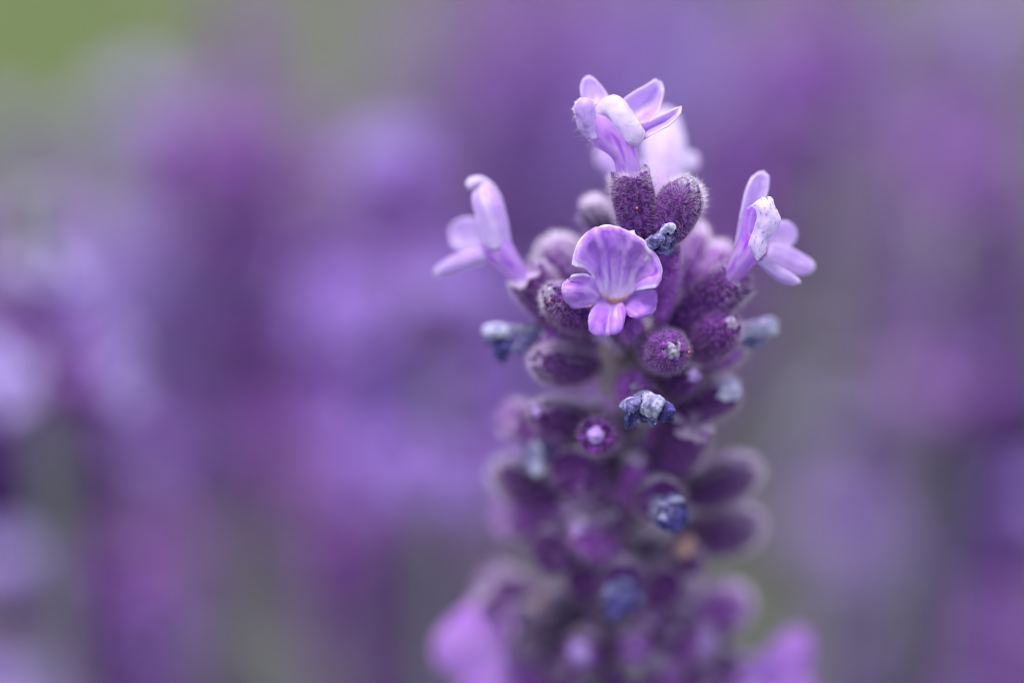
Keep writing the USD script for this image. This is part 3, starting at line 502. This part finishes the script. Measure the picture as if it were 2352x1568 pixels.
C((1738, 1200, 10.5), (1545, 1225, 13.5), 56, 'bud', fuzz=1700, white=True)
C((1160, 1180, 11.5), (1330, 1185, 13.5), 48, 'open', mat='calyx_pink', fuzz=1200, white=True)
C((1328, 1216, 7.2), (1425, 1262, 13.0), 46, 'bud', mat='calyx_pink', tipmat='bud_lilac', tipsize=0.5)
C((1262, 1270, 10.0), (1380, 1180, 13.0), 56, 'open', mat='calyx', fuzz=900)
C((1430, 1345, 8.2), (1440, 1260, 14.5), 54, 'open', mat='calyx')
C((1342, 1335, 10.5), (1410, 1250, 14.0), 48, 'open', mat='calyx', fuzz=700)
C((1520, 1350, 10.5), (1460, 1250, 14.0), 52, 'open', mat='calyx', fuzz=700)
C((1715, 1372, 15.5), (1545, 1420, 16.5), 52, 'bud', mat='calyx_pink', fuzz=1300, white=True)
C((1600, 1290, 12.0), (1500, 1220, 14.0), 44, 'bud', mat='calyx_pink')
C((1120, 1350, 16.0), (1370, 1450, 17.5), 62, 'open', mat='calyx', fuzz=1400, white=True)
C((1190, 1440, 13.0), (1360, 1400, 16.5), 56, 'open', mat='calyx_navy', fuzz=800)
C((1330, 1500, 11.5), (1425, 1440, 16.5), 50, 'open', mat='calyx', tipmat='bud_lilac', tipsize=0.75, fuzz=800)
C((1560, 1440, 12.5), (1470, 1350, 16.0), 52, 'open', mat='calyx', fuzz=800)
C((1625, 1480, 13.5), (1490, 1430, 17.0), 52, 'bud', mat='calyx_pink', tipmat='bud_lilac', tipsize=0.6, fuzz=1000, white=True)
C((1740, 1560, 18.0), (1500, 1560, 19.5), 58, 'open', mat='calyx_pink', fuzz=900, white=True)
C((1180, 1560, 16.5), (1380, 1530, 18.5), 58, 'open', mat='calyx_pink', fuzz=800)
C((1440, 1570, 12.5), (1440, 1480, 18.0), 54, 'open', mat='calyx', fuzz=700)
C((1540, 1560, 13.0), (1460, 1490, 18.0), 52, 'bud', mat='calyx_pink', fuzz=700)
C((1300, 1600, 14.0), (1410, 1510, 18.5), 54, 'open', mat='calyx', fuzz=700)
rx = np.random.default_rng(21)                                              # smaller calyces filling the whorls of the lower half
for v0 in np.arange(985, 1600, 24):
    for k_ in range(3):
        ang = rx.uniform(-1.35, 1.35); rad = rx.uniform(125, 205) * (1 + (v0 - 985) / 1800); zc = np.interp(v0, [940, 1165, 1490, 1700], [10.2, 13.0, 17.2, 20.0])
        du, dz = math.sin(ang) * rad, -math.cos(ang) * rad * PX * 1000 * 0.85; up_ = rx.uniform(-20, 70)
        u0 = 1442
        C((u0 + du, v0 - up_ + 25 * math.cos(ang), zc + dz), (u0 + du * 0.30, v0 + 25, zc + dz * 0.25), rx.uniform(28, 37), ('bud', 'open')[int(rx.random() < 0.5)], mat=('calyx', 'calyx_pink', 'calyx', 'calyx_navy')[int(rx.integers(4))], fuzz=420, flen=0.26, curve=rx.uniform(0, 0.12),
          tipmat=(None, 'bud_lilac', None, 'bud_grey')[int(rx.integers(4))], tipsize=0.42, white=rx.random() < 0.4)
for v, zb in ((640, 6.0), (860, 9.0), (1050, 11.8), (1250, 14.4), (1450, 16.8)):         # calyces on the far side of the spike
    for du, dv in ((-70, -60), (10, -90), (80, -65)):
        u0 = axis(v); C((1446 + du * 1.3, v + dv, zb + 8), (1446 + du * 0.2, v + 20, zb + 1), 46, 'bud', mat='calyx_pink', fuzz=600)

# --- withered flowers
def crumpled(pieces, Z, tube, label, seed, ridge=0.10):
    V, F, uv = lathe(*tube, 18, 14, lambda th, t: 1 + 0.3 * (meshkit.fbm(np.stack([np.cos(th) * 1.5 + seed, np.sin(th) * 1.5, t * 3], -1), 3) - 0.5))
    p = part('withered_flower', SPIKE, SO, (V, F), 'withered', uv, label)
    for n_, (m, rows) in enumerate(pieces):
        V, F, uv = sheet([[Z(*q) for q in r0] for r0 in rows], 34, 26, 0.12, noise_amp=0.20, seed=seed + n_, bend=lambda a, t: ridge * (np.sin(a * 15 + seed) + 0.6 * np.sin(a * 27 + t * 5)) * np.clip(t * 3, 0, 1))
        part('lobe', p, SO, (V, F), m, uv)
crumpled([('withered', [[(1215, 335, 0.6), (1240, 300, 0.1), (1300, 255, 0.6)], [(1280, 385, 0.0), (1310, 320, -0.5), (1370, 245, 0.1)], [(1370, 365, 0.0), (1400, 310, -0.4), (1425, 245, 0.1)], [(1425, 320, 0.3), (1440, 295, 0.2), (1435, 262, 0.3)]]),
          ('withered_pale', [[(1350, 260, 0.3), (1380, 250, 0.2), (1410, 240, 0.4)], [(1420, 185, 0.1), (1440, 205, -0.2), (1455, 235, 0.2)], [(1500, 135, 0.1), (1505, 170, -0.2), (1495, 200, 0.2)], [(1560, 175, 0.1), (1545, 210, -0.1), (1530, 235, 0.2)]]),
          ('withered_dark', [[(1530, 230, 0.5), (1545, 250, 0.3), (1550, 275, 0.5)], [(1590, 195, 0.5), (1595, 230, 0.3), (1590, 262, 0.5)], [(1645, 205, 0.7), (1640, 228, 0.6), (1625, 245, 0.7)]]),
          ('withered', [[(1430, 300, 0.4), (1490, 260, 0.0), (1550, 260, 0.4)], [(1420, 380, 0.5), (1480, 350, 0.1), (1555, 330, 0.5)], [(1385, 460, 0.8), (1430, 450, 0.5), (1490, 420, 0.8)]]),
          ('withered_dark', [[(1300, 380, 0.8), (1380, 350, 0.6), (1440, 300, 0.8)], [(1330, 440, 0.9), (1380, 420, 0.7), (1450, 380, 0.9)]])],
         zoomed(1234.5, 488.1, 0.20135), ([at(1530, 590, 1.6), at(1526, 570, 1.2), at(1522, 552, 0.9)], np.array([20, 19, 24]) * PX), 'shrivelled grey-blue flower right of the front flower', 40)
crumpled([('withered', [[(735, 900, 0.5), (800, 800, 0.0), (900, 765, 0.2), (1010, 735, 0.6)], [(790, 960, -0.2), (860, 880, -0.8), (940, 850, -0.8), (1040, 790, -0.1)], [(830, 1000, -0.1), (890, 985, -0.5), (950, 950, -0.5), (1000, 890, 0.1)]]),
          ('withered_grey', [[(1040, 760, 0.3), (1140, 725, 0.2), (1260, 750, 0.3), (1350, 830, 0.6)], [(1040, 860, -0.4), (1140, 850, -0.9), (1240, 870, -0.9), (1330, 910, -0.1)], [(1000, 960, -0.3), (1100, 980, -0.8), (1200, 985, -0.8), (1310, 970, -0.1)], [(1060, 1030, 0.0), (1130, 1065, -0.4), (1210, 1060, -0.4), (1270, 1020, 0.1)]]),
          ('withered_dark', [[(1340, 830, 0.4), (1380, 830, 0.3), (1420, 860, 0.6)], [(1320, 950, 0.2), (1390, 930, -0.1), (1470, 930, 0.4)], [(1270, 1050, 0.3), (1370, 1050, 0.0), (1490, 980, 0.5)], [(1300, 1070, 0.5), (1390, 1120, 0.3), (1475, 1110, 0.6)]]),
          ('withered_dark', [[(790, 960, 0.2), (880, 990, 0.0), (970, 990, 0.4)], [(770, 1070, 0.1), (860, 1080, -0.2), (985, 1070, 0.3)], [(775, 1130, 0.2), (840, 1160, 0.0), (920, 1130, 0.3)], [(810, 1190, 0.4), (835, 1205, 0.3), (860, 1180, 0.4)]]),
          ('withered', [[(1090, 1040, 0.3), (1170, 1050, 0.0), (1260, 1040, 0.3)], [(1110, 1100, 0.3), (1180, 1110, 0.0), (1260, 1100, 0.3)], [(1140, 1160, 0.4), (1190, 1170, 0.2), (1250, 1145, 0.4)]]),
          ('withered_dark', [[(990, 800, 0.7), (1060, 800, 0.6)], [(960, 950, 0.8), (1060, 960, 0.7)], [(980, 1050, 0.8), (1100, 1080, 0.7)]])],
         (lambda x, y, z: at(1487 + ((x - 1110) * 0.14648) * 1.12, 942 + ((y - 960) * 0.14648) * 1.15, z * 0.75 - 0.2)), ([at(1478, 920, 2.2), at(1480, 930, 1.4), at(1482, 938, 0.6)], np.array([26, 30, 38]) * PX), 'shrivelled blue flower with whitish top in the middle of the spike', 50)
withered(at(1540, 1168, 3.6), -FWD + RIGHT * 0.4, 1.75e-3, 6, seed=3, label='shrivelled blue flower low on the spike')
crumpled([('withered_grey', [[(1240, 765, 5.0), (1238, 757, 4.7), (1232, 750, 5.0)], [(1200, 764, 4.8), (1198, 754, 4.5), (1194, 746, 4.8)], [(1165, 766, 4.7), (1162, 756, 4.4), (1158, 746, 4.8)]]),
          ('withered_pale', [[(1175, 772, 4.8), (1168, 758, 4.4), (1172, 744, 4.8)], [(1140, 776, 4.7), (1134, 756, 4.2), (1136, 738, 4.8)], [(1114, 772, 4.9), (1108, 758, 4.7), (1116, 744, 5.0)]]),
          ('withered', [[(1230, 760, 5.0), (1215, 775, 4.6), (1195, 770, 5.0)], [(1215, 792, 5.0), (1195, 800, 4.7), (1170, 795, 5.0)], [(1190, 806, 5.1), (1175, 808, 5.0), (1160, 802, 5.1)]]),
          ('withered_dark', [[(1175, 772, 5.0), (1155, 775, 4.7), (1130, 772, 5.0)], [(1172, 800, 5.0), (1152, 802, 4.6), (1130, 796, 5.0)], [(1165, 828, 5.2), (1150, 832, 5.0), (1138, 824, 5.2)]]),
          ('withered', [[(1150, 760, 5.6), (1135, 770, 5.6), (1118, 768, 5.7)], [(1140, 785, 5.8), (1128, 790, 5.8), (1115, 785, 5.9)]])],
         zoomed(0, 0, 1.0), ([at(1275, 775, 5.6), at(1230, 764, 5.2), at(1190, 760, 5.0)], np.array([24, 20, 20]) * PX), 'shrivelled blue flower sticking out to the left', 60)
withered(at(1432, 1358, 7.8), -FWD + UP * 0.1, 1.7e-3, 5, seed=5, label='blurred bluish shrivelled flower near the bottom of the spike', mats=('withered', 'withered', 'withered_dark'))
withered(at(1236, 1040, 7.6), -RIGHT - FWD * 0.6, 1.5e-3, 5, seed=6, label='blurred grey-blue shrivelled flower on the left side', mats=('withered_pale', 'withered', 'withered'))
crumpled([('withered_pale', [[(1690, 782, 5.0), (1690, 762, 4.6), (1690, 748, 5.2)], [(1730, 775, 4.9), (1732, 752, 4.4), (1734, 735, 5.1)], [(1768, 772, 5.0), (1770, 746, 4.4), (1766, 726, 5.1)], [(1782, 766, 5.2), (1786, 748, 5.0), (1778, 732, 5.3)]]),
          ('withered', [[(1700, 772, 5.1), (1698, 785, 4.9), (1696, 795, 5.2)], [(1735, 775, 5.0), (1732, 790, 4.8), (1728, 800, 5.1)], [(1765, 770, 5.2), (1760, 785, 5.1), (1752, 795, 5.3)]])],
         zoomed(0, 0, 1.0), ([at(1670, 775, 5.6), at(1700, 768, 5.3), at(1730, 760, 5.2)], np.array([22, 20, 20]) * PX), 'pale shrivelled flower sticking out to the right', 70, ridge=0.06)

# --- bracts: small papery scales under the whorls
def bract(base, tip, w, mat, label=None):
    B, T = at(*base), at(*tip); d, s, b = frame_of(T - B); side = np.cross(d, -FWD); side /= np.linalg.norm(side)
    rows = [[B + (T - B) * t + side * q * w * PX * ww - FWD * 0.0003 * (1 - q * q) for q in (-1, 0, 1)] for t, ww in ((0, 0.7), (0.4, 1.0), (0.75, 0.8), (1, 0.15))]
    V, F, uv = sheet(rows, 12, 14, 0.15, noise_amp=0.08)
    part('bract', SPIKE, SO, (V, F), mat, uv, label)
bract((1405, 905, 8.2), (1392, 790, 6.2), 30, 'bract_beige', 'pale beige bract in the middle of the spike')
bract((1320, 1090, 7.5), (1300, 1035, 7.0), 30, 'bract')
bract((1560, 1275, 10.2), (1588, 1226, 9.8), 20, 'bract_orange', 'orange-tan bract on the right side')
bract((1290, 1470, 15.0), (1235, 1360, 13.2), 34, 'bract')
bract((1525, 545, 2.0), (1500, 500, 1.4), 12, 'bract')
for (u, v, z) in ((1262, 690, 0.35), (1583, 808, -0.7), (1356, 703, 0.5), (1463, 478, -1.0)):   # specks of orange pollen
    V, F, uv = ellipsoid(at(u, v, z), UP, 1.2e-4, 6e-5, 8, 6)
    part('pollen_grain', SPIKE, SO, (V, F), 'anther', uv)

# ------------------------------------------------------------------ blurred lavender spikes behind
def far_spike(u, v, z, length, label, mat='far_calyx', group=None, flowers=0.12, fmat='far_petal', lean=(0, 0), size=1.0, whorls=None, gap=None, seed=0):
    r = np.random.default_rng(500 + seed)
    z = z * 1.3; tip = at(u, v, z); L = length * 1.05e-3; flowers = min(flowers, 0.95)
    root = np.array([tip[0] - lean[0] * 3, tip[1] - lean[1] * 3 + r.uniform(-0.01, 0.01), 0.0])
    ax = lambda s: tip + np.array([-lean[0] * s, -lean[1] * s, -1.0]) * L * s
    p, o = thing('lavender_spike', label, 'lavender', root, group)
    V, F, uv = lathe([root, root * 0.5 + ax(1) * 0.5, ax(1), ax(0.5), ax(0.05)], np.array([1.2, 1.1, 1.0, 0.9, 0.5]) * 1e-3, 7, 20)
    part('stem', p, o, (V, F), 'stem_far', uv)
    nw = whorls or max(2, int(length / 6.0))
    for w in range(nw):
        s = (w + 0.4) / nw
        n = 9 if w else 5
        for k in range(n):
            a = 2 * np.pi * (k + r.uniform(-0.25, 0.25) + 0.5 * (w % 2)) / n
            out = np.array([math.cos(a), math.sin(a), 0.0]); el = r.uniform(0.35, 0.8) + (0.9 if w == 0 else 0)
            d = out * math.cos(el) + np.array([0, 0, 1.0]) * math.sin(el)
            B = ax(s) + d * 0.7e-3; T = B + d * r.uniform(5.2, 6.6) * 1e-3 * size
            V, F, uv = calyx_shape(B, T, r.uniform(1.35, 1.65) * 1e-3 * size, 'bud' if r.random() < 0.6 else 'open', 9, 8, seed=int(r.integers(1000)))
            part('calyx', p, o, (V, F), mat, uv)
            if r.random() < flowers:
                tube, lobes = flower_shapes(T + d * 2.2e-3 * size, d, np.array([0, 0, 1.0]) + 1e-3, 2.7e-3 * size)
                vs, fs, us, off = [], [], [], 0
                vv, ff, uu = tube
                fp = part('flower', p, o, (vv, ff), fmat, uu)
                for V, F, uv in lobes: part('petal', fp, o, (V, F), fmat, uv)
S = far_spike
P, PP, PD = 'far_calyx', 'far_calyx_pink', 'far_calyx_dark'
S(545, 130, 60, 36, 'tall blurred purple spike in the upper left, right of the green patch', seed=1, flowers=0.06, mat=PP, size=0.9)
S(345, 330, 68, 22, 'pale blue-lilac blurred spike just below the green patch', seed=2, flowers=0.7, fmat='far_petal_pale', size=0.8)
S(910, 500, 44, 20, 'light lilac blurred spike left of the left flower', seed=3, flowers=0.8, size=0.9)
S(780, 860, 62, 24, 'violet blurred spike below the light lilac one', seed=4, flowers=0.05, mat=PP, size=0.95)
S(1015, 800, 40, 14, 'lilac blurred spike touching the left edge of the sharp spike', seed=5, flowers=0.75, size=0.85)
S(1110, -60, 85, 46, 'purple blurred spike rising out of the picture above the left flower', seed=6, flowers=0.15, size=0.95)
S(1330, -130, 98, 42, 'purple blurred spike rising out of the picture left of the topmost flower', seed=7, flowers=0.3)
S(1600, -40, 75, 24, 'pale lilac blurred spike right of the topmost flower', seed=8, flowers=0.8, size=0.85)
S(1865, -80, 62, 44, 'magenta-purple blurred spike leaning left above the right flower', seed=9, flowers=0.03, mat=PP, lean=(0.30, 0.0), size=0.85)
S(2010, 40, 88, 14, 'soft lilac blurred spike at the upper right', seed=10, flowers=0.6, size=0.8)
S(2240, 220, 64, 42, 'violet blurred spike near the right edge, upper half', seed=11, flowers=0.06, size=1.0)
S(2165, 740, 48, 10, 'lilac blurred spike head right of the sharp spike', seed=12, flowers=0.2, size=0.65)
S(2310, 860, 62, 40, 'very dark blurred spike at the right edge', seed=13, flowers=0.0, mat=PD, size=1.0, whorls=10)
S(1925, 1110, 66, 9, 'greyish lilac blurred spike low on the right of the sharp spike', seed=14, flowers=0.8, fmat='far_petal_pale', size=0.7)
S(2350, 1290, 54, 26, 'bright violet blurred spike in the lower right corner', seed=15, flowers=0.5, size=0.9)
S(2090, 1400, 62, 26, 'dark blue-violet blurred spike at the bottom right', seed=16, flowers=0.05, mat=PD, size=0.9)
S(100, 770, 30, 7, 'pale lilac round blurred spike head at the left edge', seed=17, flowers=0.9, fmat='far_petal_glow', size=0.72)
S(-20, 930, 62, 48, 'dark blurred spike leaning across the lower left corner', seed=18, flowers=0.0, mat=PD, lean=(-0.48, 0), size=1.2, whorls=13)
S(0, 460, 84, 34, 'violet blurred spike at the left edge below the green', seed=19, flowers=0.25, size=0.9)
S(260, 760, 76, 36, 'violet blurred spike between the pale head and the tall one', seed=20, flowers=0.10, size=0.85)
S(340, 1120, 56, 36, 'magenta-violet blurred spike in the lower left', seed=21, flowers=0.08, mat=PP, size=0.7)
S(10, 1400, 44, 20, 'greyish violet blurred spike in the lower left corner', seed=22, flowers=0.5, fmat='far_petal_pale', size=0.8)
S(925, 1040, 56, 44, 'dark purple blurred spike at the bottom left of the sharp spike', seed=23, flowers=0.02, mat=PP, size=1.15)
S(640, 640, 100, 17, 'dull purple blurred spike in the left middle, farther back', seed=24, flowers=0.04, mat=PP)
S(1250, 330, 120, 44, 'purple blurred spike far behind the left flower', seed=25, flowers=0.12, mat=PP)
S(1620, 430, 125, 26, 'dull purple blurred spike far behind the right flower', seed=26, flowers=0.1, mat=PP)
S(450, 880, 95, 20, 'muted purple blurred spike above the grey-green patch at the bottom', seed=27, flowers=0.05, mat=PP, size=0.95)
S(110, 930, 84, 44, 'dusky violet blurred spike behind the dark leaning one', seed=28, flowers=0.1, size=0.95)
for k_, (u, v, len_, says) in enumerate([(40, 560, 44, 'indistinct purple spike far behind the pale round head at the left edge'), (200, 500, 42, 'indistinct magenta-violet spike far behind, below the pale blue-lilac one'),
        (400, 450, 34, 'indistinct purple spike far behind the tall spike, on its left side'), (700, 430, 26, 'indistinct dull purple spike far behind, just right of the tall spike'),
        (840, 640, 36, 'indistinct violet spike far behind the light lilac spike head'), (1030, 420, 42, 'indistinct dusky purple spike directly behind the left flower, far off'),
        (1010, 900, 34, 'indistinct violet spike far behind, left of the withered blue flower on the left')]):
    S(u, v, 128 + 5 * (k_ % 3), len_, says, group='indistinct far spikes on the left', seed=60 + k_, flowers=0.08, mat=(P, PP)[k_ % 2], size=1.1)
for k_, (u, v, len_, says) in enumerate([(2170, 330, 40, 'indistinct violet spike far behind the violet spike on the right'), (2330, 480, 44, 'indistinct magenta-violet spike far off, cut by the right edge of the picture'),
        (2230, 900, 34, 'indistinct violet spike far behind the very dark spike at the right edge')]):
    S(u, v, 120 + 6 * k_, len_, says, group='indistinct far spikes on the right', seed=80 + k_, flowers=0.05, mat=(P, PP)[k_ % 2], size=1.05)

# ------------------------------------------------------------------ leaves and ground
r = np.random.default_rng(11)
def leaf_mass(n, box, hmax, seed):
    r = np.random.default_rng(seed); q = np.linspace(0, 1, 4)
    x = r.uniform(box[0], box[1], n); y = r.uniform(box[2], box[3], n); z = r.uniform(0.02, 1, n) ** 0.6 * hmax(x, y)
    base = np.stack([x, y, z], 1); d = r.normal(0, 0.5, (n, 3)) + [0, 0, 0.9]; d /= np.linalg.norm(d, axis=1, keepdims=True)
    s = np.cross(d, r.normal(0, 1, (n, 3))); s /= np.linalg.norm(s, axis=1, keepdims=True)
    L = r.uniform(0.022, 0.042, n); w = r.uniform(0.0016, 0.0026, n)
    V = []
    for t, ww in zip(q, (0.4, 1.0, 0.9, 0.1)):
        c = base + d * (L * t)[:, None] - np.array([0, 0, 1.0]) * (L * 0.25 * t * t)[:, None]
        V += [c - s * (w * ww)[:, None], c + s * (w * ww)[:, None]]
    V = np.stack(V, 1).reshape(-1, 3); k = np.arange(n)[:, None] * 8
    F = np.concatenate([k + np.array([[2 * i, 2 * i + 1, 2 * i + 3, 2 * i + 2]]) for i in range(3)])
    return V, F
V, F = leaf_mass(44000, (-0.30, 0.30, -0.06, 0.46), lambda x, y: 0.20 - 0.10 * np.clip(y / 0.46, 0, 1) ** 2, 3)
V2, F2 = leaf_mass(12000, (-0.055, 0.45, 0.46, 1.5), lambda x, y: 0.14 + 0.10 * np.clip((x + 0.05) / 0.1, 0, 1), 4)
F = np.vstack([F, F2 + len(V)]); V = np.vstack([V, V2])
m = usdkit.mesh(stage, '/World/lavender_foliage', (V, F), MAT['foliage'], smooth=False)
tag(m.GetPrim(), label='grey-green narrow lavender leaves filling the gaps under the blurred spikes', category='foliage', kind='stuff')
V = []; n = 49; g = np.linspace(-3, 3, n); X, Y = np.meshgrid(g, g + 1.5)
Zg = 0.02 * (meshkit.fbm(np.stack([X * 2, Y * 2, X * 0], -1), 3) - 0.5) - 0.012
m = usdkit.mesh(stage, '/World/ground', (np.stack([X, Y, Zg], -1).reshape(-1, 3), grid_faces(n, n)), MAT['grass'], smooth=True)
tag(m.GetPrim(), label='green grassy ground beyond and under the lavender', category='ground', kind='structure')
